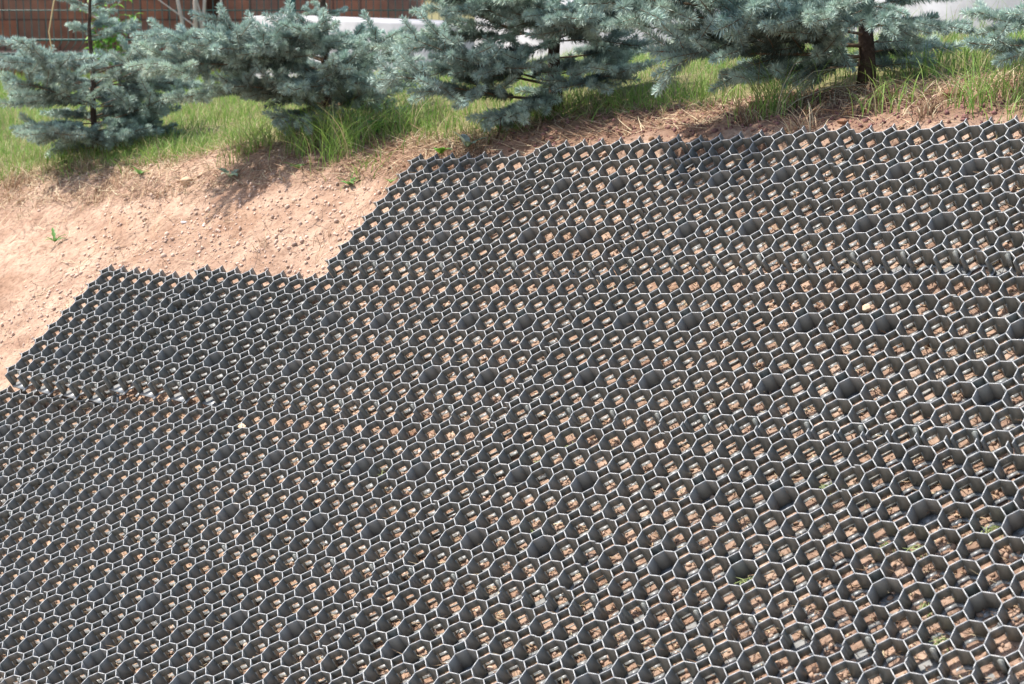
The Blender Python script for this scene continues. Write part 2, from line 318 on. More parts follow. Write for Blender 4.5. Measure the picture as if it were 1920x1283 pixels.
# ------------------------------------------------------------------ grid panels (truncated square lattice, 8 x 8 octagons)
A_ = (math.sqrt(2) - 1) / 2         # half side of an octagon in cells
T_ = .0019
SOLID = {(2, 2), (2, 5), (5, 2), (5, 5)}
def prof(z0, z1, top=True, dz=0.0):
    t = T_ / 2
    if top: return [(-t, z0), (t, z0), (t, z1 - .0010), (t * .9, z1 - .0003), (t * .55, z1 + dz), (-t * .55, z1 + dz), (-t * .9, z1 - .0003), (-t, z1 - .0010)]
    return [(-t, z0), (t, z0), (t, z1), (-t, z1)]
def panel_meshes():
    walls = MB(); ring = MB(); tabs = []
    P = lambda x, y: ((x - 3.5) * S, (y + 3.5) * S)          # x = column 0..7, y = -row (0..-7)
    def wall(a, b, dz, window=False, cut=None):
        if cut: b = (a[0] + (b[0] - a[0]) * cut, a[1] + (b[1] - a[1]) * cut)
        a = P(*a); b = P(*b)
        if not window: walls.prism(prof(-H, 0, True, dz), a, b); return
        L = lambda k: (a[0] + (b[0] - a[0]) * k, a[1] + (b[1] - a[1]) * k)
        walls.prism(prof(-.34 * H, 0, True, dz), a, b)
        walls.prism(prof(-.86 * H, -.34 * H, False), a, L(.08)); walls.prism(prof(-.86 * H, -.34 * H, False), L(.92), b)
        walls.prism(prof(-H, -.86 * H, False), a, b)
    for i in range(8):
        for r in range(8):
            y = -r
            # left wall and top wall of the octagon
            wall((i - .5, y + A_), (i - .5, y - A_), 0, cut=(.5 if r == 7 else None))
            if i == 7: wall((i - A_, y + .5), (i + A_, y + .5), .0001, cut=.5)
            else: wall((i - A_, y + .5), (i + A_, y + .5), .0001)
            if r == 0: wall((i - .5, y + 1 - A_), (i - .5, y + 1), 0)
            if i == 0: wall((-1 + 1 - A_ - .0, 0), (-.5, 0), 0) if False else wall((-.5 - (.5 - A_), y + .5), (-.5 - .5, y + .5), .0001)
            # the small square up and to the left
            cx, cy = i - .5, y + .5; h_ = .5 - A_
            Lp, Rp, Tp, Bp = (cx - h_, cy), (cx + h_, cy), (cx, cy + h_), (cx, cy - h_)
            sol = lambda a, b: (a, b) in SOLID
            closed = sol(i, r)                                     # this square sits up-left of a closed cell
            wall(Bp, Rp, .0002, not (closed))
            wall(Lp, Tp, .0002, not closed)
            wall(Bp, Lp, .0003)
            wall(Tp, Rp, .0003)
            # base flange
            oct_ = []
            for k in range(8):
                an = math.radians(22.5 + 45 * k); R_ = .5 / math.cos(math.radians(22.5)); oct_.append((math.cos(an) * R_, math.sin(an) * R_))
            inn = .46 if (i, r) in SOLID else .72
            z1 = -H * .85; z0 = -H * .91
            plate = (r == 7 and i % 2 == 0)
            seg = []
            for k in range(8):
                a, b = oct_[k], oct_[(k + 1) % 8]
                if r == 7 and (a[1] + b[1]) / 2 < -.2: continue
                q_ = [(a[0] * .975, a[1] * .975), (b[0] * .975, b[1] * .975), (b[0] * inn, b[1] * inn), (a[0] * inn, a[1] * inn)]
                seg.append(q_)
            if plate: seg = [[(.487, .2), (.2, .487), (-.2, .487), (-.487, .2), (-.487, -.02), (.487, -.10)]]
            if closed is False and i % 1 == 0: pass
            for q_ in seg:
                n = len(q_); pts = [P(i + x, y + yy) for x, yy in q_]
                ring.add([(x, yy, z1) for x, yy in pts] + [(x, yy, z0) for x, yy in pts],
                         [tuple(range(n)), tuple(range(2 * n - 1, n - 1, -1))] + [(k, n + k, n + (k + 1) % n, (k + 1) % n) for k in range(n)])
            if plate:
                tb = MB(); x0, x1 = i + .02, i + A_ - .01; yy = y + .5 - .075
                prof_ = [(x0, -H + .004), (x1, -H + .004), (x1, -.001), (x0 + .07, -.001), (x0, -.005)]
                pts = [(P(x, yy), z) for x, z in prof_]; pts2 = [(P(x, yy - .035), z) for x, z in prof_]
                vs = [(p[0], p[1], z) for p, z in pts] + [(p[0], p[1], z) for p, z in pts2]; n = 5
                tb.add(vs, [tuple(range(n - 1, -1, -1)), tuple(range(n, 2 * n))] + [(k, (k + 1) % n, n + (k + 1) % n, n + k) for k in range(n)])
                tabs.append(tb)
            if closed:
                q_ = [Lp, Bp, Rp, Tp]; pts = [P(*p) for p in q_]
                ring.add([(x, yy, z1 + .0005) for x, yy in pts], [(0, 1, 2, 3)])
    return walls, ring, tabs
wl, rg, tb = panel_meshes()
proto = empty('grid_panel')
pw = wl.build('cell_walls', PLASTIC, proto); pr = rg.build('base_flange', FLANGE, proto)
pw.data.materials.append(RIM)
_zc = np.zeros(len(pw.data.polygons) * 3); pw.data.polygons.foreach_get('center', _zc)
_nn = np.zeros(len(pw.data.polygons) * 3); pw.data.polygons.foreach_get('normal', _nn); pw.data.materials.append(mat_bouncewall())
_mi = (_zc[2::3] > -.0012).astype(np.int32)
for (si, sr) in SOLID:      # dusty grey on closed-cell walls, lightened to replace missing bounce light
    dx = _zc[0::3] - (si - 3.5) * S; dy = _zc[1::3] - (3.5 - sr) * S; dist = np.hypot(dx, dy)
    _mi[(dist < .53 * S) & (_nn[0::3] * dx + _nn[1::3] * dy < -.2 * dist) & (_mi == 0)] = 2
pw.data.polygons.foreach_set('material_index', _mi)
pt = [t.build('locking_tab', PLASTIC, proto) for t in tb]
rowname = {0: 'uppermost row', 1: 'second row', 2: 'third row', 3: 'lowest row'}
ordn = ['leftmost', 'second from the left', 'third from the left', 'fourth from the left', 'fifth from the left', 'sixth from the left', 'seventh from the left']
special = {(0, 0): 'dark plastic grass grid panel beside the bare soil, leftmost in the uppermost row',
           (1, -2): 'dark plastic grass grid panel tilted up over a gap, leftmost of its row',
           (1, -1): 'dark plastic grass grid panel overlapping the tilted leftmost one',
           (0, 4): 'dark plastic grass grid panel in the far upper right corner below the rightmost spruce'}
last = {}
for j, k in PANELS: last[j] = k
first = {}
for j, k in PANELS: first.setdefault(j, k)
for i, (j, k) in enumerate(PANELS):
    if i == 0: root = proto
    else:
        root = proto.copy(); COL.objects.link(root)
        for ch in [pw, pr] + pt:
            c = ch.copy(); COL.objects.link(c); c.parent = root
    M3 = RW @ PR[i]
    M = Matrix.Identity(4)
    for a in range(3):
        for b in range(3): M[a][b] = M3[a, b]
        M[a][3] = PC[i][a]
    # right handed frame: u x v = n holds for the fitted frame
    root.matrix_world = M
    lab = special.get((j, k), 'dark grass grid panel, %s in the %s' % (ordn[k - first[j]], rowname[j]))
    tag(root, lab, 'grid panel', 'interlocking grass grid panels on the slope')

exec_marks = None
# ------------------------------------------------------------------ soil crumbs and straw on the bank
def scatter_pts(n, seed, ymin=2.9, ymax=7.4, cond=None):
    r = np.random.default_rng(seed); xs = []; ys = []
    while sum(len(a) for a in xs) < n:
        y = r.uniform(ymin, ymax, n); x = r.uniform(-2.4, 2.0, n); m = in_view(x, y, .05)
        if cond is not None: m &= cond(x, y)
        xs.append(x[m]); ys.append(y[m])
    return np.concatenate(xs)[:n], np.concatenate(ys)[:n], r
def crumbs(name, n, seed, smin, smax, cond, cols, label):
    x, y, r = scatter_pts(n, seed, cond=cond); z = terrain(x, y)
    ico = np.array([(0, 0, 1), (.89, 0, .45), (.28, .85, .45), (-.72, .53, .45), (-.72, -.53, .45), (.28, -.85, .45), (.72, .53, -.45), (-.28, .85, -.45), (-.89, 0, -.45), (-.28, -.85, -.45), (.72, -.53, -.45), (0, 0, -1)])
    fc = np.array([(0, 1, 2), (0, 2, 3), (0, 3, 4), (0, 4, 5), (0, 5, 1), (1, 6, 2), (2, 7, 3), (3, 8, 4), (4, 9, 5), (5, 10, 1), (2, 6, 7), (3, 7, 8), (4, 8, 9), (5, 9, 10), (1, 10, 6), (11, 7, 6), (11, 8, 7), (11, 9, 8), (11, 10, 9), (11, 6, 10)])
    s_ = smin * (smax / smin) ** (r.random(n) ** 4)
    Vt = ico[None] * (1 + r.uniform(-.3, .3, (n, 12, 1))) * s_[:, None, None] * r.uniform(.6, 1.2, (n, 1, 3))
    Vt = Vt + np.stack([x, y, z + s_ * .25], 1)[:, None]
    F = (fc[None] + 12 * np.arange(n)[:, None, None]).reshape(-1)
    right = np.clip((x + .2 + r.normal(0, .25, n)) / .7, 0, 1)[:, None]
    right = np.clip(right + np.clip((crest_t(x, y) + .13) / .09, 0, 1)[:, None] * np.clip((x + .75) / .35, 0, 1)[:, None] * 1.5, 0, 2)
    c = np.array(cols[0]) * (1 - right) + np.array(cols[1]) * right; c = np.maximum(c, .09) * r.uniform(.7, 1.25, (n, 1))
    o = mesh_np(name, Vt.reshape(-1, 3), F, np.full(n * 20, 3), CRUMBM, False, colors=np.repeat(c, 12, 0))
    return tag(o, label, 'soil', kind='stuff')
def under_panels(x, y):
    u, v, _ = uv_of(x, y); return (crest_t(x, y) < 0) & ((u > -28) & (v < 6.5) | (u > -12) & (v < 14.5))
crumbs('soil_crumbs', 60000, 21, .0009, .0085, lambda x, y: (turf(x, y) < .5) & ((fbm(x, y, 6, 91, 3) + np.clip((x + 1.1) * .9, -1, .5) + np.random.default_rng(3).normal(0, .35, len(x))) > 0), [(.52, .38, .30), (.36, .24, .17)], 'small crumbs and clods of pale brown earth on the bank')
crumbs('soil_clods', 26000, 22, .0010, .0065, lambda x, y: under_panels(x, y), [(.44, .32, .25), (.36, .24, .17)], 'loose crumbly earth lying under the grid cells')
def strands(name, n, seed, lmin, lmax, wid, cond, colf, label, mat, flat=.25, ymin=2.9, ymax=7.4, cat='straw'):
    x, y, r = scatter_pts(n, seed, ymin, ymax, cond); z = terrain(x, y)
    L = r.uniform(lmin, lmax, n); az = r.uniform(0, 2 * math.pi, n); el = r.uniform(-.05, flat, n) ; cv = r.normal(0, .6, n)
    pts = []; px, py, pz = x.copy(), y.copy(), z + .002
    k = 4
    for i in range(k + 1):
        pts.append(np.stack([px, py, pz], 1)); a = az + cv * i / k
        px = px + np.cos(a) * L / k; py = py + np.sin(a) * L / k
        pz = np.maximum(pz + np.sin(el) * L / k, terrain(px, py, False) + .002) if flat < .5 else pz + np.sin(el) * L / k
    P_ = np.stack(pts, 1); side = np.stack([-np.sin(az), np.cos(az), r.uniform(-.5, .5, n)], 1) * wid / 2
    tap = np.array([1, 1, .9, .7, .3])[None, :, None]
    A = P_ - side[:, None] * tap; B = P_ + side[:, None] * tap
    Vt = np.stack([A, B], 2).reshape(n, -1, 3)
    f = np.array([[2 * i, 2 * i + 1, 2 * i + 3, 2 * i + 2] for i in range(k)])
    F = (f[None] + 2 * (k + 1) * np.arange(n)[:, None, None]).reshape(-1)
    c = colf(r, n, x, y)
    o = mesh_np(name, Vt.reshape(-1, 3), F, np.full(n * k, 4), mat, False, colors=np.repeat(c, 2 * (k + 1), 0))
    return tag(o, label, cat, kind='stuff')
def drycol(r, n, x, y):
    b = np.array([(.42, .30, .19), (.30, .19, .12), (.20, .12, .08), (.5, .42, .28)])[r.integers(0, 4, n)]; return b * r.uniform(.75, 1.2, (n, 1))
strands('dry_mulch', 26000, 31, .012, .05, .0022, lambda x, y: under_panels(x, y), drycol, 'reddish brown chopped straw and roots lying under the grid cells', DRYM, .5)
strands('dry_straw', 8500, 32, .02, .09, .0020, lambda x, y: (np.abs(crest_t(x, y) - .06 - .15 * np.clip(x, 0, 1)) < .16), drycol, 'matted dry straw along the edge of the turf', DRYM, .45)
strands('scattered_straw', 1500, 33, .02, .10, .0018, lambda x, y: (crest_t(x, y) < 0) & ~under_panels(x, y), drycol, 'thin scattered straw on the bare soil of the bank', DRYM, .2)

# ------------------------------------------------------------------ grass
def blades(name, x, y, r, hmin, hmax, wid, col, mat=GRASSM, lean=.5, k=4, hs=None):
    n = len(x); z = terrain(x, y, False) - .004
    Hh = r.uniform(hmin, hmax, n) * (1 if hs is None else hs); az = r.uniform(0, 2 * math.pi, n); ln = np.abs(r.normal(lean, .3, n))
    tt = np.linspace(0, 1, k + 1)[None, :, None]
    d = np.stack([np.cos(az), np.sin(az), np.zeros(n)], 1)[:, None]
    P_ = np.stack([x, y, z], 1)[:, None] + d * (Hh * ln)[:, None, None] * tt ** 2 + np.array([0, 0, 1.])[None, None] * (Hh[:, None, None] * (tt - .30 * np.minimum(ln, 1.5)[:, None, None] * tt ** 2.5))
    fa = r.uniform(0, 2 * math.pi, n); side = np.stack([np.cos(fa), np.sin(fa), np.zeros(n)], 1)[:, None] * (wid * r.uniform(.6, 1.3, n) / 2)[:, None, None]
    tap = (1 - tt ** 2 * .92)
    Vt = np.stack([P_ - side * tap, P_ + side * tap], 2).reshape(n, -1, 3)
    f = np.array([[2 * i, 2 * i + 1, 2 * i + 3, 2 * i + 2] for i in range(k)])
    F = (f[None] + 2 * (k + 1) * np.arange(n)[:, None, None]).reshape(-1)
    return mesh_np(name, Vt.reshape(-1, 3), F, np.full(n * k, 4), mat, False, colors=np.repeat(col, 2 * (k + 1), 0))
def gcol(r, n, dry=.26):
    a = np.array([.12, .25, .04]); b = np.array([.30, .42, .11]); t = r.random((n, 1)); c = a * (1 - t) + b * t
    m = r.random(n) < dry; c[m] = np.array([.42, .36, .20]) * r.uniform(.7, 1.1, (m.sum(), 1)); return c
def grass_near():
    r = np.random.default_rng(51); X = []; Y = []
    n = 230000; y = r.uniform(4.4, 9.6, n); x = r.uniform(-2.9, 2.8, n)
    pat = .5 + .5 * fbm(x, y, 7, 77, 3)
    keep = in_view(x, y, .1) & (r.random(n) < turf(x, y) * (.35 + .9 * pat) * np.where(crest_t(x, y) < .5, .85, .5))
    x, y = x[keep], y[keep]
    hs = .55 + .75 * np.clip(.5 + .6 * fbm(x, y, 4, 78, 2), 0, 1)
    hs = hs * np.where((x > .6) & (crest_t(x, y) > .4), np.where(np.random.default_rng(4).random(len(x)) < .06, 2.4, 1.0), 1.0)
    return x, y, r, hs
gx, gy, gr, gh = grass_near()
o = blades('grass', gx, gy, gr, .03, .10, .0026, gcol(gr, len(gx)), hs=gh)
tag(o, 'sunlit green lawn grass growing behind and between the spruces', 'grass', kind='stuff')
r_ = np.random.default_rng(52); n_ = 30000; yy_ = r_.uniform(9.4, 14.2, n_); xx_ = r_.uniform(-4.2, 4.2, n_); m_ = in_view(xx_, yy_, .2)
o = blades('far_grass', xx_[m_], yy_[m_], r_, .04, .09, .006, gcol(r_, m_.sum(), .1), k=2)
tag(o, 'far grass between the trees and the wire fence', 'grass', kind='stuff')

# ------------------------------------------------------------------ spruces
def px(p_x, p_y, depth):
    """point at a given real distance along the view axis, metres"""
    d = CW @ np.array([(p_x - 960) / F_PX, (p_y - 641.5) / F_PX, 1.]); return Vector(d * depth) + Vector((0, 0, ZC))
def on_ground(p_x, p_y, y0=4.5, y1=13):
    best = None
    for y in np.linspace(y0, y1, 600):
        d = CW @ np.array([(p_x - 960) / F_PX, (p_y - 641.5) / F_PX, 1.]); p = d * (y / d[1]); g = float(terrain(np.array([p[0]]), np.array([p[1]]), False)[0]) - ZC
        if p[2] <= g: return Vector((p[0], p[1], g + ZC))
    return Vector((p[0], p[1], g + ZC))

def branch_mesh(L, seed, dens=1.0, tintv=(1, 1, 1)):
    r = np.random.default_rng(seed)
    V_, F_, C_, MI, cnt = [], [], [], [], []
    nv = 0
    wood = MB()
    shoots = []       # (points, length)
    def axis(p, d, l, up, segs=6):
        pts = [np.array(p)]; d = np.array(d, float)
        for i in range(segs):
            d = d / np.linalg.norm(d); pts.append(pts[-1] + d * l / segs); d = d + np.array([0, 0, up / segs]) + r.normal(0, .03, 3)
        return np.array(pts)
    main = axis((0, 0, 0), (1, 0, r.uniform(.05, .15)), L, r.uniform(-.25, .05), 10)
    wood.tube(main, np.linspace(.0032 * (L / .5) + .001, .0010, 11), 5)
    shoots.append((main, .34 if L > .3 else .2))
    s = (.22 if L > .3 else .15) * L; side = 1
    while s < L * .97:
        k = s / L * 10; i0 = int(k); i0 = min(i0, 9); p = main[i0] + (main[i0 + 1] - main[i0]) * (k - i0); dm = main[i0 + 1] - main[i0]; dm /= np.linalg.norm(dm)
        prof_l = (1 - s / L) * .62 * L + .045
        prof_l = min(prof_l, .30 * L + .03) * r.uniform(.7, 1.15)
        an = r.uniform(.6, .9) * side
        dd = np.array([dm[0] * math.cos(an) - dm[1] * math.sin(an), dm[0] * math.sin(an) + dm[1] * math.cos(an), dm[2] + r.normal(-.05, .22)])
        sub = axis(p, dd, prof_l, r.uniform(-.1, .35), 6); wood.tube(sub, np.linspace(.0022, .0009, 7), 4); shoots.append((sub, 0.04))
        ss = .05 + r.uniform(-.01, .015); s2 = 1
        while ss < prof_l * .9:
            kk = ss / prof_l * 6; j0 = min(int(kk), 5); pp = sub[j0] + (sub[j0 + 1] - sub[j0]) * (kk - j0); d2 = sub[j0 + 1] - sub[j0]; d2 /= np.linalg.norm(d2)
            a2 = r.uniform(.6, 1.0) * s2
            dd2 = np.array([d2[0] * math.cos(a2) - d2[1] * math.sin(a2), d2[0] * math.sin(a2) + d2[1] * math.cos(a2), d2[2] + r.normal(-.02, .25)])
            l2 = min(.115, (prof_l - ss) * .8 + .055) * r.uniform(.8, 1.2)
            tw = axis(pp, dd2, l2, r.uniform(0, .4), 3); wood.tube(tw, np.linspace(.0014, .0008, 4), 3); shoots.append((tw, 0.0))
            s2 = -s2; ss += r.uniform(.060, .095)
        side = -side; s += r.uniform(.036, .062)
    # needles
    P0, D0, A0, W0, TT = [], [], [], [], []
    for pts, start in shoots:
        seg = np.diff(pts, axis=0); sl_ = np.linalg.norm(seg, axis=1); tot = sl_.sum(); cum = np.r_[0, np.cumsum(sl_)]
        n = int(tot * (1 - start) * 3000 * dens)
        if n < 3: continue
        t = r.uniform(start * tot, tot, n); i = np.clip(np.searchsorted(cum, t) - 1, 0, len(seg) - 1)
        p = pts[i] + seg[i] * ((t - cum[i]) / sl_[i])[:, None]; d = seg[i] / sl_[i][:, None]
        P0.append(p); D0.append(d); A0.append(t / tot); TT.append(np.full(n, tot - 0.0) - t); W0.append(np.full(n, r.uniform(.82, 1.15)))
    P0 = np.concatenate(P0); D0 = np.concatenate(D0); TT = np.concatenate(TT); W0 = np.concatenate(W0); n = len(P0)
    rn = r.normal(0, 1, (n, 3)); rn[:, 2] += .35; rn -= D0 * (rn * D0).sum(1)[:, None]; rn /= np.linalg.norm(rn, axis=1)[:, None]
    ang = np.where(TT < .012, r.uniform(.2, .8, n), r.uniform(.7, 1.15, n))[:, None]
    nd = D0 * np.cos(ang) + rn * np.sin(ang)
    ln = r.uniform(.017, .024, n)[:, None] * np.clip(.55 + TT / .03, .55, 1)[:, None]
    sd = np.cross(nd, r.normal(0, 1, (n, 3))); sd /= np.linalg.norm(sd, axis=1)[:, None]; wd = .00105
    tips = P0 + nd * ln + rn * ln * .12; mid = P0 + nd * ln * .5
    Vt = np.stack([P0, mid + sd * wd, tips, mid - sd * wd], 1)
    F = (np.array([0, 1, 2, 3])[None] + 4 * np.arange(n)[:, None])
    young = np.clip(1.15 - TT / .12, 0, 1)[:, None]
    c = (np.array([.11, .155, .135]) * (1 - young) + np.array([.43, .55, .49]) * young) * W0[:, None] * r.uniform(.8, 1.2, (n, 1))
    c = np.repeat(c, 4, 0)
    wv = np.array(wood.v); off = len(Vt) * 4
    flat = [i + off for f in wood.f for i in f]; cw = [len(f) for f in wood.f]
    Vall = np.concatenate([Vt.reshape(-1, 3), wv]); Fl = np.concatenate([F.ravel(), np.array(flat)]); cnt = np.concatenate([np.full(n, 4), np.array(cw)])
    mi = np.concatenate([np.zeros(n), np.ones(len(cw))])
    call = np.concatenate([c, np.full((len(wv), 3), .2)])
    o = mesh_np('branch', Vall, Fl, cnt, None, False, mi, mats=[NEEDLEM, TWIG], colors=call)
    me = o.data; bpy.data.objects.remove(o); return me
TWIG = mat_simple('twig', (.12, .075, .05), (.27, .18, .11), 80, .8)
BR = {}
for Lb in (.16, .26, .38, .50, .64): BR[Lb] = [branch_mesh(Lb, int(Lb * 1000) + s_) for s_ in range(3 if Lb > .2 else 2)]
def put_branch(root, origin, az, el, L, roll=0.0):
    Lb = min(BR, key=lambda k: abs(k - L)); me = random.choice(BR[Lb]); o = bpy.data.objects.new('branch', me); COL.objects.link(o); o.parent = root
    sc = L / Lb
    o.location = Vector(origin)
    o.rotation_euler = Matrix.Identity(3).to_euler()
    Mx = Matrix.Rotation(az, 3, 'Z') @ Matrix.Rotation(-el, 3, 'Y') @ Matrix.Rotation(roll, 3, 'X')
    o.rotation_euler = Mx.to_euler(); o.scale = (sc, sc * random.choice((1, -1)), sc)
    return o
def spruce(base, height, rad, whorls, label, seed, lean=0.0, heroes=(), opened=0.0):
    """whorls: (height, branch length, number, elevation in degrees, azimuth offset)"""
    random.seed(seed); rt = empty('blue_spruce', base)
    tag(rt, label, 'spruce', 'young blue spruces along the top of the bank')
    tr = MB(); n = 14
    tr.tube([(lean * (i / n) + .004 * math.sin(i * 1.3), .004 * math.cos(i * 1.7), -.04 + (height + .04) * i / n) for i in range(n + 1)],
            [rad * (1.25 if i == 0 else 1.1 if i == 1 else 1) * (1 - .93 * i / n) + .002 for i in range(n + 1)], 12)
    tr.build('trunk', BARK, rt, True)
    for h, L, k, el, a0 in whorls:
        for i in range(k):
            a = math.radians(a0) + 2 * math.pi * (i + random.uniform(-.22, .22)) / k
            l = L * random.uniform(.8, 1.12)
            near = -math.sin(a)
            if near > (-.05 if h < opened else .6): continue
            if near > .3: l *= .75
            put_branch(rt, (0, 0, h + random.uniform(-.02, .02)), a, math.radians(el + random.uniform(-6, 6)), l, random.uniform(-.35, .35))
    for (h, tipw, roll) in heroes:                     # branches reaching a measured point
        d = Vector(tipw) - (Vector(base) + Vector((0, 0, h))); L = d.length
        put_branch(rt, (0, 0, h), math.atan2(d.y, d.x), math.asin(d.z / L), L, roll)
    return rt

B1, B2, B3, B4 = on_ground(180, 292), on_ground(612, 240), on_ground(1040, 216), on_ground(1622, 156)
print('tree bases', B1, B2, B3, B4)
spruce(B1, .78, .012, [(.03, .22, 5, -8, 20), (.08, .28, 6, -4, 60), (.14, .32, 6, 0, 10), (.20, .38, 6, 3, 40), (.26, .40, 7, 6, 10), (.31, .34, 5, 8, 50), (.46, .15, 5, 8, 80), (.545, .15, 4, 12, 20), (.70, .12, 4, 22, 50)],
       'slender blue spruce in front of the red brick wall, leftmost of the whole trees', 101,
       heroes=[(.22, px(15, 130, 6.7), 0), (.2, px(20, 190, 6.8), .2), (.08, px(50, 266, 6.9), 0), (.25, px(320, 150, 6.9), 0), (.12, px(325, 225, 7.0), 0), (.05, px(240, 262, 6.95), 0), (.06, px(110, 250, 6.95), 0)])
spruce(B2, .70, .018, [(.03, .22, 5, -8, 60), (.08, .26, 6, -4, 10), (.15, .26, 5, 0, 40), (.21, .28, 4, 4, 200), (.38, .09, 4, 14, 0), (.52, .12, 3, 14, 0), (.62, .12, 3, 20, 40)],
       'blue spruce with long branches reaching left, between slender tree and reddish trunk', 102,
       heroes=[(.23, px(280, 60, 6.05), .1), (.19, px(270, 118, 6.0), 0), (.23, px(335, 60, 6.4), -.1), (.19, px(395, 135, 5.95), .1), (.22, px(470, 82, 6.0), .2), (.16, px(660, 130, 6.0), .2), (.24, px(600, 90, 5.9), .1), (.18, px(750, 110, 6.1), 0), (.10, px(420, 198, 6.1), 0),
               (.24, px(530, 105, 5.9), -.2), (.12, px(560, 180, 6.0), .2), (.15, px(645, 168, 5.95), .1), (.07, px(560, 212, 6.1), 0), (.07, px(700, 215, 6.1), 0), (.15, px(350, 170, 6.2), 0), (.2, px(690, 60, 6.4), 0)])
spruce(B3, .75, .022, [(.045, .18, 3, -6, 90), (.12, .30, 3, -2, 60), (.25, .34, 3, 4, 20), (.31, .38, 5, 8, 50), (.48, .22, 4, 18, 10), (.62, .16, 4, 24, 40)],
       'dense blue spruce with reddish brown trunk just above the top edge of the panels', 103, opened=.30,
       heroes=[(.05, px(712, 215, 5.4), 0), (.09, px(760, 140, 5.35), .2), (.10, px(860, 165, 5.35), .1), (.22, px(690, 10, 5.5), .1), (.24, px(740, 70, 5.7), .1), (.08, px(1178, 188, 5.35), .1), (.05, px(950, 190, 5.4), .3), (.25, px(800, 35, 5.35), -.2), (.12, px(1160, 130, 5.8), 0), (.27, px(890, 35, 5.3), 0), (.31, px(1060, 18, 5.25), 0), (.31, px(1250, 15, 5.3), 0), (.29, px(1160, 30, 5.3), 0), (.22, px(1205, 88, 5.7), 0), (.23, px(1125, 70, 5.35), .1), (.20, px(880, 95, 5.5), 0), (.17, px(1190, 110, 6.0), 0), (.26, px(960, 40, 5.25), .1)])
spruce(B4, .75, .023, [(.07, .18, 3, 0, 30), (.20, .32, 4, 4, 25), (.30, .32, 5, 12, 0), (.46, .24, 4, 18, 0), (.60, .18, 4, 24, 40)],
       'blue spruce with bare thick trunk foot above loose soil, right of the middle', 104, opened=.25,
       heroes=[(.16, px(1105, 45, 4.7), .2), (.10, px(1185, 105, 4.8), .2), (.07, px(1225, 150, 4.85), .3), (.06, px(1420, 130, 5.3), .1), (.08, px(1760, 90, 5.3), 0), (.13, px(1330, 80, 4.85), -.3), (.20, px(1480, 25, 4.75), .1), (.21, px(1640, 20, 4.75), .1), (.16, px(1820, 30, 4.9), 0), (.10, px(1290, 110, 5.0), 0), (.05, px(1390, 165, 4.95), .2), (.05, px(1450, 120, 5.2), 0), (.09, px(1500, 70, 5.3), .1), (.045, px(1730, 130, 5.2), 0), (.10, px(1740, 50, 5.2), 0)])
B5 = on_ground(2180, 125, 4.0); B0 = on_ground(-150, 262)
spruce(B5, .65, .018, [(.12, .16, 4, 0, 0), (.22, .2, 4, 4, 30), (.34, .22, 4, 10, 0), (.5, .18, 4, 16, 20)],
       'blue spruce at the right edge of the photo, only its branch tips in view', 105, heroes=[(.10, px(1815, 92, 4.6), 0), (.05, px(1835, 150, 4.45), .2)])
spruce(B0, .75, .018, [(.08, .24, 5, -2, 0), (.15, .28, 5, 0, 30), (.22, .26, 5, 4, 0), (.60, .10, 4, 16, 20)],
       'blue spruce at the left edge of the photo, only its branch tips in view', 106)

# ------------------------------------------------------------------ plinth, fence, brick building
pl = MB()
def plinth():
    a = np.array([-1.45, 10.55]); b = np.array([3.6, 6.3]); d = (b - a) / np.linalg.norm(b - a)
    L = np.linalg.norm(b - a); ang = math.atan2(d[1], d[0]); c = (a + b) / 2 + np.array([-d[1], d[0]]) * .15
    rt = empty('concrete_plinth', (a[0], a[1], 0))
    tag(rt, 'long pale concrete plinth behind the spruces, rising to the right', 'plinth')
    m = MB(); nseg = 4
    for k in range(nseg):
        s0, s1 = L * k / nseg + (.004 if k else 0), L * (k + 1) / nseg
        m = MB(); ze = [ZC - .40 + .10 * (s / L) for s in (s0, s1)]; zb = ZC - 1.1
        q0 = d * s0; q1 = d * s1; nn = np.array([-d[1], d[0]]) * .3; e = .012
        if True:
            sec = lambda q, zt: [(q[0], q[1], zb), (q[0], q[1], zt - e), (q[0] + nn[0] * e / .3, q[1] + nn[1] * e / .3, zt), (q[0] + nn[0], q[1] + nn[1], zt), (q[0] + nn[0], q[1] + nn[1], zb)]
            tops = (ZC - .415 + .125 * k, ) * 2
            m.add(sec(q0, tops[0]) + sec(q1, tops[1]), [(0, 1, 6, 5), (1, 2, 7, 6), (2, 3, 8, 7), (3, 4, 9, 8), (4, 3, 2, 1, 0), (5, 6, 7, 8, 9)])
        m.build('concrete_block', CONC, rt)
plinth()
FY = 13.2; FZ = ZC
def fence():
    rt = empty('wire_fence', (-3.2, FY, FZ - .8)); tag(rt, 'dark green welded wire mesh fence in front of the red brick wall', 'fence')
    m = MB(); x = -6.0
    off = lambda p: (p[0] + 3.2, p[1] - FY, p[2] - (FZ - .8))
    while x < .6:
        pts = [(x, FY, FZ - .90), (x, FY, FZ - .775), (x - .037, FY - .035, FZ - .758), (x, FY, FZ - .695), (x, FY, FZ - .10), (x - .037, FY - .035, FZ - .06), (x, FY, FZ - .01), (x, FY, FZ + .75)]
        m.tube([off(p) for p in pts], .0034, 4, False); x += .050
    m.build('vertical_wires', GREENMETAL, rt)
    m = MB()
    for z in (-.775, -.68, -.48, -.28, -.10, -.01, .19, .39, .7):
        m.box((3.2 - 2.7, .008, z + .8), (6.6, .010, .013 if z < -.6 else .007))
    m.build('horizontal_wires', GREENMETAL, rt)
    for xp in (-5.6, -1.52, .45):
        m = MB(); m.box((xp + 3.2, .05, .30), (.06, .05, 1.7)); m.build('post', GREENMETAL, rt)
fence()
m = MB(); m.box((-4.0, 16.2, ZC + .55), (6.4, 3.0, 3.2)); 
bw = empty('brick_building', (-3.4, 14.7, ZC - .9)); tag(bw, 'red brick building wall behind the green wire fence', 'building')
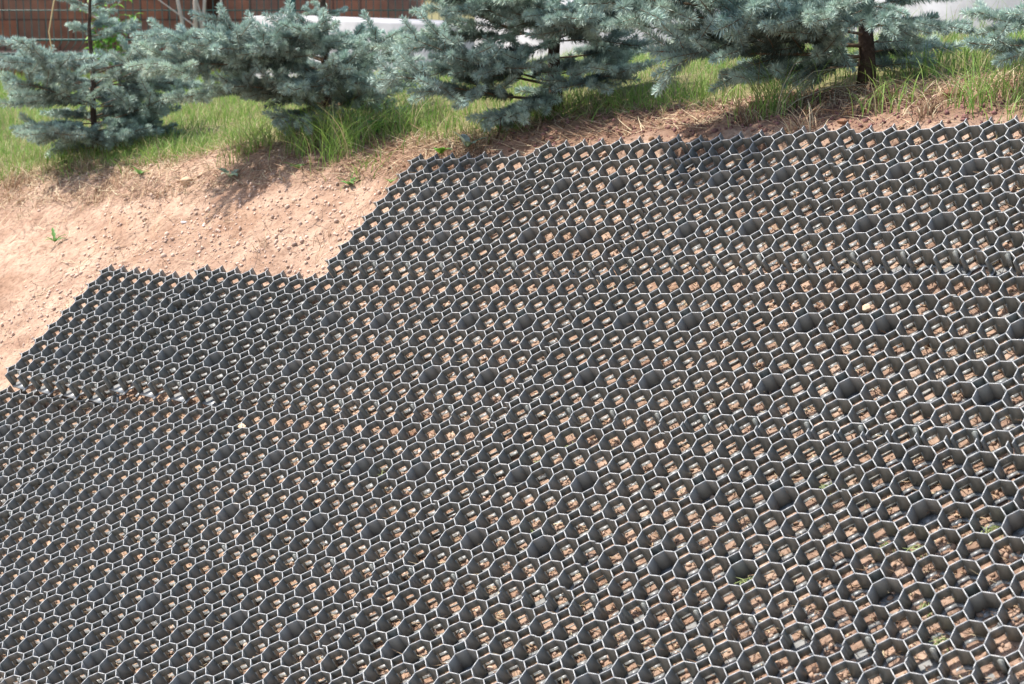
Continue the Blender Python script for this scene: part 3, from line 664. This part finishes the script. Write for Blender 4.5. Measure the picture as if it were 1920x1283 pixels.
bo = m.build('wall', BRICK, bw); bo.location = (3.4, -14.7, -(ZC - .9))
m = MB(); m.box((-.6, -.006, .0), (6.42, .012, .12)); m.build('dark_base_course', mat_simple('base_course', (.06, .04, .035), (.10, .07, .06), 10), bw)
m = MB(); m.tube([(-2.26, 14.6, ZC - .9), (-2.26, 14.6, ZC + 2.1)], .055, 12); o = m.build('downpipe', PIPE, None, True); tag(o, 'dark maroon downpipe on the brick wall behind the bare shrub', 'downpipe')

# ------------------------------------------------------------------ plants
def leaf(m, p, d, L, W, droop=.3, up=(0, 0, 1), lobes=0):
    d = Vector(d).normalized(); sd = d.cross(Vector(up))
    sd = sd.normalized() if sd.length > .01 else Vector((1, 0, 0)); nn = sd.cross(d)
    k = 7; vs = []
    for i in range(k + 1):
        t = i / k; w_ = W * math.sin(math.pi * min(1, t * .93 + .07)) ** .8 / 2
        if lobes: w_ *= (1 if i % 2 else .55)
        c = Vector(p) + d * L * t - Vector((0, 0, 1)) * droop * L * t * t
        vs += [c - sd * w_ + nn * w_ * .3, c, c + sd * w_ + nn * w_ * .3]
    fs = []
    for i in range(k):
        fs += [(3 * i, 3 * i + 1, 3 * i + 4, 3 * i + 3), (3 * i + 1, 3 * i + 2, 3 * i + 5, 3 * i + 4)]
    m.add(vs, fs)
def tinted(m, name, col, mat, parent=None, smooth=True):
    flat = [i for f in m.f for i in f]; c = np.array(col)[None] * np.random.default_rng(len(m.v)).uniform(.85, 1.15, (len(m.v), 1))
    return mesh_np(name, m.v, flat, [len(f) for f in m.f], mat, smooth, parent=parent, colors=c)
def weed(name, base, leaves, col, label, cat, seed, spread=.9, L=.05, W=.018, lobes=1, group=None, z=0.004):
    random.seed(seed); rt = empty(name, base); tag(rt, label, cat, group)
    for i in range(leaves):
        m = MB(); a = 2 * math.pi * (i + random.uniform(-.3, .3)) / leaves; e = random.uniform(.2, 1.0) * (1 - spread) + .25
        leaf(m, (0, 0, z), (math.cos(a), math.sin(a), e * 1.5), L * random.uniform(.7, 1.2), W * random.uniform(.8, 1.2), random.uniform(.2, .6), lobes=lobes)
        tinted(m, 'leaf', tuple(c * random.uniform(.8, 1.2) for c in col), LEAFM, rt)
    return rt
def slope_at(px_, py_): return on_ground(px_, py_, 3.0, 9.0)
weed('dandelion_plant', slope_at(103, 458), 6, (.10, .20, .05), 'small dandelion rosette wilting alone on bare pale soil at the left', 'weed', 1, .4, .07, .02)
weed('dandelion_plant', slope_at(432, 338), 6, (.32, .36, .24), 'pale wilted dandelion at the turf edge below the second spruce', 'weed', 2, .5, .075, .025)
weed('dandelion_plant', slope_at(826, 292), 3, (.17, .34, .03), 'bright green broad leaves beside the uppermost left panel corner', 'weed', 3, .4, .06, .035, 0)
weed('dandelion_plant', slope_at(876, 280), 4, (.30, .36, .26), 'greyish upright leaves right behind the top edge of the leftmost upper panel', 'weed', 4, .0, .085, .03, 0)
weed('dandelion_plant', slope_at(655, 352), 7, (.13, .25, .06), 'green dandelion rosette on the soil left of the upper panels', 'weed', 5, .6, .06, .016)
weed('dandelion_plant', slope_at(733, 346), 5, (.16, .26, .07), 'tiny green weed touching the stepped left edge of the upper panels', 'weed', 6, .5, .035, .014)
weed('dandelion_plant', slope_at(560, 322), 6, (.15, .26, .07), 'green toothed rosette at the lip of the bank left of the second trunk', 'weed', 9, .4, .075, .02)
weed('dandelion_plant', slope_at(262, 330), 5, (.15, .26, .07), 'small green rosette at the lip of the bank right of the slender spruce', 'weed', 10, .4, .06, .018)
weed('dandelion_plant', slope_at(940, 255), 4, (.12, .24, .06), 'green leaves under the left boughs of the reddish trunk', 'weed', 11, .2, .08, .025)
rt = weed('broadleaf_plant', slope_at(706, 252), 3, (.10, .22, .05), 'broad upright dock leaf between the second and third spruce', 'weed', 7, .0, .13, .05, 0)
weed('broadleaf_plant', slope_at(1655, 130), 3, (.06, .14, .03), 'dark narrow leaf arching beside the thick trunk on the right', 'weed', 8, .4, .12, .03, 0)
def tuft(px_, py_, n, hmax, label, seed, dry=.22, sp=.045):
    r = np.random.default_rng(seed); b = slope_at(px_, py_); x = b.x + r.normal(0, sp, n); y = b.y + r.normal(0, sp, n)
    o = blades('grass_tuft', x, y, r, hmax * .4, hmax, .0026, gcol(r, n, dry), lean=.8); return tag(o, label, 'grass tuft', 'grass tufts along the turf edge')
tl = [(20, 330, 70, .10, 'pale green grass tuft at the far left edge of the bank'), (300, 300, 90, .12, 'grass tuft right of the slender spruce at the turf edge'),
      (465, 285, 150, .17, 'bushy grass tuft between the first two spruces'), (640, 290, 190, .24, 'long bladed grass tuft in front of the second spruce'),
      (585, 275, 170, .22, 'upright grass tuft in front of the second trunk'), (750, 245, 140, .17, 'grass tuft just left of the upper panels'),
      (690, 320, 50, .10, 'small grass tuft low on the soil beside the upper panels'), (1000, 245, 70, .09, 'dark grass tuft under the reddish trunk'),
      (1120, 225, 60, .09, 'grass tuft right of the reddish trunk'), (1225, 215, 80, .09, 'short grass tuft halfway between the two thick trunks'),
      (1340, 200, 70, .10, 'grass tuft below the long reaching branch'), (1455, 212, 150, .22, 'tall arching grass tuft left of the rightmost trunk'),
      (1668, 200, 60, .13, 'thin grass tuft right below the rightmost trunk'), (1850, 188, 140, .18, 'grass tuft above the corner panel at the right'),
      (1905, 205, 80, .13, 'grass tuft touching the right edge of the photo'), (210, 300, 60, .10, 'grass tuft under the slender spruce')]
for i, (a, b, n, h, lb) in enumerate(tl): tuft(a, b, n, h, lb, 200 + i)
def dry_tuft(px_, py_, n, hmax, label, seed):
    r = np.random.default_rng(seed); b = slope_at(px_, py_); x = b.x + r.normal(0, .02, n); y = b.y + r.normal(0, .02, n); c = drycol(r, n, x, y)
    o = blades('dry_grass_clump', x, y, r, hmax * .4, hmax, .0026, c, DRYM, lean=.9); return tag(o, label, 'dry grass', 'clumps of dry grass on the bank')
for i, (a, b, n, h, lb) in enumerate([(498, 462, 45, .05, 'dry straw clump low on the bare soil above the second row of panels'), (405, 405, 18, .04, 'small dry stub of grass in the middle of the bare soil'),
      (45, 400, 25, .05, 'brownish dry clump at the left of the bare soil'), (165, 320, 90, .09, 'matted dry grass under the slender spruce'),
      (1500, 250, 80, .10, 'grey dry grass clump above the upper panels left of the thick trunk'), (1740, 215, 70, .08, 'dry grass clump on the shaded soil above the corner panel'),
      (1400, 235, 60, .08, 'dry grass clump on the shaded soil below the long branch'), (30, 345, 80, .08, 'matted dry grass at the left edge of the turf')]): dry_tuft(a, b, n, h, lb, 300 + i)
# long pale stalks
def stalk(pts, rad, col, name, label, cat, group=None):
    m = MB(); m.tube(pts, rad, 5); o = tinted(m, name, col, DRYM); return tag(o, label, cat, group)
b = slope_at(1000, 245); stalk([b, px(990, 270, b.y * .985), px(976, 330, b.y * .955)], [.002, .0018, .0008], (.5, .48, .36), 'grass_stalk', 'long straight pale grass stalk leaning out over the top edge of the panels', 'stalk')
b = slope_at(930, 262); stalk([b, b + Vector((.012, 0, .03)), b + Vector((.016, .02, .065)), b + Vector((.03, .05, .08))], [.004, .003, .0025, .001], (.14, .09, .06), 'dead_twig', 'thin dark twig stuck upright in soil above the panels', 'twig')
b = slope_at(1452, 225)
for i, (dx, dz, l) in enumerate([(.10, .12, 'thickest and longest arching stem'), (.14, .08, 'lowest arching stem'), (.05, .14, 'steepest arching stem')]):
    stalk([b, b + Vector((dx * .4, 0, dz * .6)), b + Vector((dx, .02, dz)), b + Vector((dx * 1.8, .03, dz * 1.1))], [.002, .0016, .0012, .0006], (.36, .33, .22), 'grass_stalk', 'dry %s from the tall tuft left of the thick trunk' % l, 'stalk', 'arching dry stalks')
b = on_ground(98, 96, 8, 13); b = Vector((px(98, 96, 9.0)))
stalk([b - Vector((0, 0, .15)), b, px(92, 60, 9.0), px(101, 5, 9.0), px(108, -20, 9.0)], .0035, (.5, .38, .2), 'grass_stalk', 'tall thin golden stalk before the brick wall beside the slender spruce', 'stalk')
# fallen spruce twig
def fallen():
    p = slope_at(1538, 222); rt = empty('fallen_twig', p); tag(rt, 'reddish dry fallen spruce twig on soil above the upper panels', 'twig')
    m = MB(); pts = [(-.045, 0, .018), (0, -.005, .022), (.05, .005, .016)]; m.tube(pts, .0015, 5); tinted(m, 'twig', (.25, .12, .06), DRYM, rt)
    m = MB(); r = random.Random(4)
    for i in range(70):
        t = r.random(); x = -.045 + .095 * t; a = r.uniform(0, 6.28); q_ = Vector((x, 0, .018)); e = q_ + Vector((.006, math.cos(a) * .012, -abs(math.sin(a)) * .016 + .004)); m.tube([q_, e], [.0006, .0003], 3, False)
    tinted(m, 'needles', (.36, .23, .12), DRYM, rt)
fallen()
# stones and clods
_SN = Vector(N)
def stone(px_, py_, sz, col, label, seed, name='stone', lift=0.0, depth=None, cat='stone', mat=None, flat=.65, group=None):
    r = np.random.default_rng(seed); import bmesh
    bm = bmesh.new(); bmesh.ops.create_icosphere(bm, subdivisions=3, radius=1)
    ph = r.uniform(0, 6, 6); sx = r.uniform(.8, 1.3, 3)
    for v in bm.verts:
        c = v.co; d_ = 1 + .13 * math.sin(3 * c.x + ph[0]) + .12 * math.sin(4 * c.y + ph[1]) + .09 * math.sin(6 * c.z + ph[2]) + .05 * math.sin(11 * c.x + 9 * c.y + ph[3])
        v.co = Vector((c.x * sx[0], c.y * sx[1], c.z * flat)) * d_ * sz
    me = bpy.data.meshes.new(name); bm.to_mesh(me); bm.free()
    for p_ in me.polygons: p_.use_smooth = True
    me.materials.append(mat or STONES[col]); o = bpy.data.objects.new(name, me); COL.objects.link(o)
    o.location = (slope_at(px_, py_) + Vector((0, 0, sz * .3 + lift))) if depth is None else px(px_, py_, depth)
    return tag(o, label, cat, group)
STONES = {'white': mat_simple('white_stone', (.55, .52, .5), (.75, .72, .7), 60, .8, .4, .002), 'tan': mat_simple('tan_clod', (.42, .28, .18), (.58, .42, .28), 70, .95, .8, .004),
          'brown': mat_simple('brown_clod', (.14, .07, .04), (.24, .13, .08), 70, .95, .8, .004)}
def rim_point(c, r, h=0.0):
    for i, (j, k) in enumerate(PANELS):
        if 8 * k - .5 <= c < 8 * k + 7.5 and 8 * j - .5 <= r < 8 * j + 7.5:
            lo = PR[i] @ (np.array([c - 12, 14 - r, h / S]) - CEN[i]) + CEN[i] + Q[i, 3:]; return Vector(OW + RW @ lo * S)
for i, a in enumerate([(350, 345, .022, 'tan', 'large pale flat stone at the turf edge above bare soil'), (345, 420, .007, 'white', 'tiny white pebble in the middle of the bare soil'),
      (382, 425, .005, 'white', 'smaller white pebble right beside the other one on bare soil'), (412, 265 + 22, .012, 'tan', 'tan clod in the grass right of the slender spruce'),
      (1040, 240, .018, 'tan', 'orange tan clod at the foot of the reddish trunk'), (1420, 205, .022, 'brown', 'brown clod of earth under the long reaching branch'),
      (1580, 232, .011, 'brown', 'rounded brown clod above the upper panels right of the fallen twig'), (1752, 105, .030, 'brown', 'dark earth mound right of the thick trunk'),
      (1790, 180, .020, 'brown', 'brown clod below the rightmost branch tips'), (475, 496, .010, 'brown', 'small dark clod just above the second row of panels')]): stone(*a, 400 + i)
p = slope_at(1, 1) if False else None
o = stone(0, 0, .017, 'tan', 'pale tan clod caught on the cell rims of the third row', 450, name='soil_clod', depth=1, cat='clod', flat=.55); o.location = rim_point(1.6, 16.35, -.006); o.rotation_euler = _SN.to_track_quat('Z', 'Y').to_euler(); o.scale = (.75, .5, .5)
o = stone(0, 0, .012, 'tan', 'light brown crumbly clod lying in a cell of the second row at right', 451, name='soil_clod', depth=1, cat='clod', flat=.5); o.location = rim_point(27.8, 9.0, -.012); o.rotation_euler = _SN.to_track_quat('Z', 'Y').to_euler()
# clippings in cells
def clip(c, r, label, seed, n=16, L=.035, h=-.03):
    rr = np.random.default_rng(seed); b = rim_point(c, r, h); x = b.x + rr.normal(0, .008, n); y = b.y + rr.normal(0, .008, n)
    m = MB(); 
    for i in range(n):
        a = rr.uniform(0, 6.28); e = rr.uniform(-.2, .9); d_ = Vector((math.cos(a), math.sin(a), e)).normalized() * L * rr.uniform(.5, 1.1); p0 = Vector((x[i], y[i], b.z + rr.uniform(-.004, .008)))
        m.tube([p0 - d_ * .4, p0 + Vector((0, 0, .003)), p0 + d_ * .6], [.0009, .0011, .0004], 3, False)
    o = tinted(m, 'grass_clippings', (.34, .40, .16), GRASSM); return tag(o, label, 'grass clippings', 'grass clippings caught in the cells')
cl = [((30, 17.0), 'grass clippings in a cell at the upper middle right of the third row'), ((33.0, 19.0), 'green clippings in a cell near the right edge'), ((29, 21), 'clippings at a cell near the lower right seam'),
      ((34, 19), 'clippings next to the closed cell at right'), ((35, 21), 'largest bunch of bright clippings, lying in a lower right cell'), ((36, 18), 'clippings in a right hand cell below the second seam'), ((36, 22), 'clippings in the lower right corner cell'), ((37, 25), 'clippings in the bottom right corner panel'),
      ((19, 16), 'clippings in a middle cell just under the second seam'), ((18, 17), 'second bunch of clippings under the second seam at middle'), ((11, 18), 'faint clippings left of the middle of the third row'), ((20, 20), 'clippings in the middle of the third row')]
for i, ((c, r), lb) in enumerate(cl): clip(c + .1, r + .1, lb, 500 + i)

def bare_shrub():
    rt = empty('bare_shrub', (-2.1, 12.9, ZC - .82)); tag(rt, 'pale bare stems of a shrub before the brick wall, left of the concrete plinth', 'shrub')
    r = random.Random(9)
    for i, (dx, dz, rad) in enumerate([(-.25, .95, .013), (.02, 1.1, .016), (.12, 1.0, .012), (-.1, .9, .008), (.25, .8, .007), (-.38, .6, .006)]):
        m = MB(); m.tube([(.03 * i - .06, 0, -.05), (.03 * i - .06 + dx * .3, .02, dz * .4), (dx * .7, 0, dz * .7), (dx, .03, dz)], [rad, rad * .9, rad * .7, rad * .4], 7); m.build('stem', BAREWOOD, rt, True)
bare_shrub()
def vine():
    rt = empty('leafy_shrub', (-2.6, 12.4, ZC - .82)); tag(rt, 'bright green leafy shrub climbing the wire fence behind the slender spruce', 'shrub')
    r = random.Random(12); m = MB(); st = MB()
    for k in range(9):
        x0 = r.uniform(-.12, .12); pts = [(x0 * .5, 0, -.05), (x0, r.uniform(-.05, .05), .12), (x0 + r.uniform(-.12, .12), r.uniform(-.06, .06), .26), (x0 + r.uniform(-.2, .2), 0, r.uniform(.3, .55))]
        st.tube(pts, [.006, .005, .004, .002], 5)
        for j in range(34):
            t = r.uniform(.15, 1) * 3; i0 = min(int(t), 2); a = Vector(pts[i0]).lerp(Vector(pts[i0 + 1]), t - i0); an = r.uniform(0, 6.28)
            leaf(m, a, (math.cos(an), math.sin(an), r.uniform(-.3, .6)), r.uniform(.035, .07), r.uniform(.02, .035), .4)
    tinted(m, 'foliage', (.20, .42, .06), LEAFM, rt); st.build('stems', BAREWOOD, rt, True)
vine()
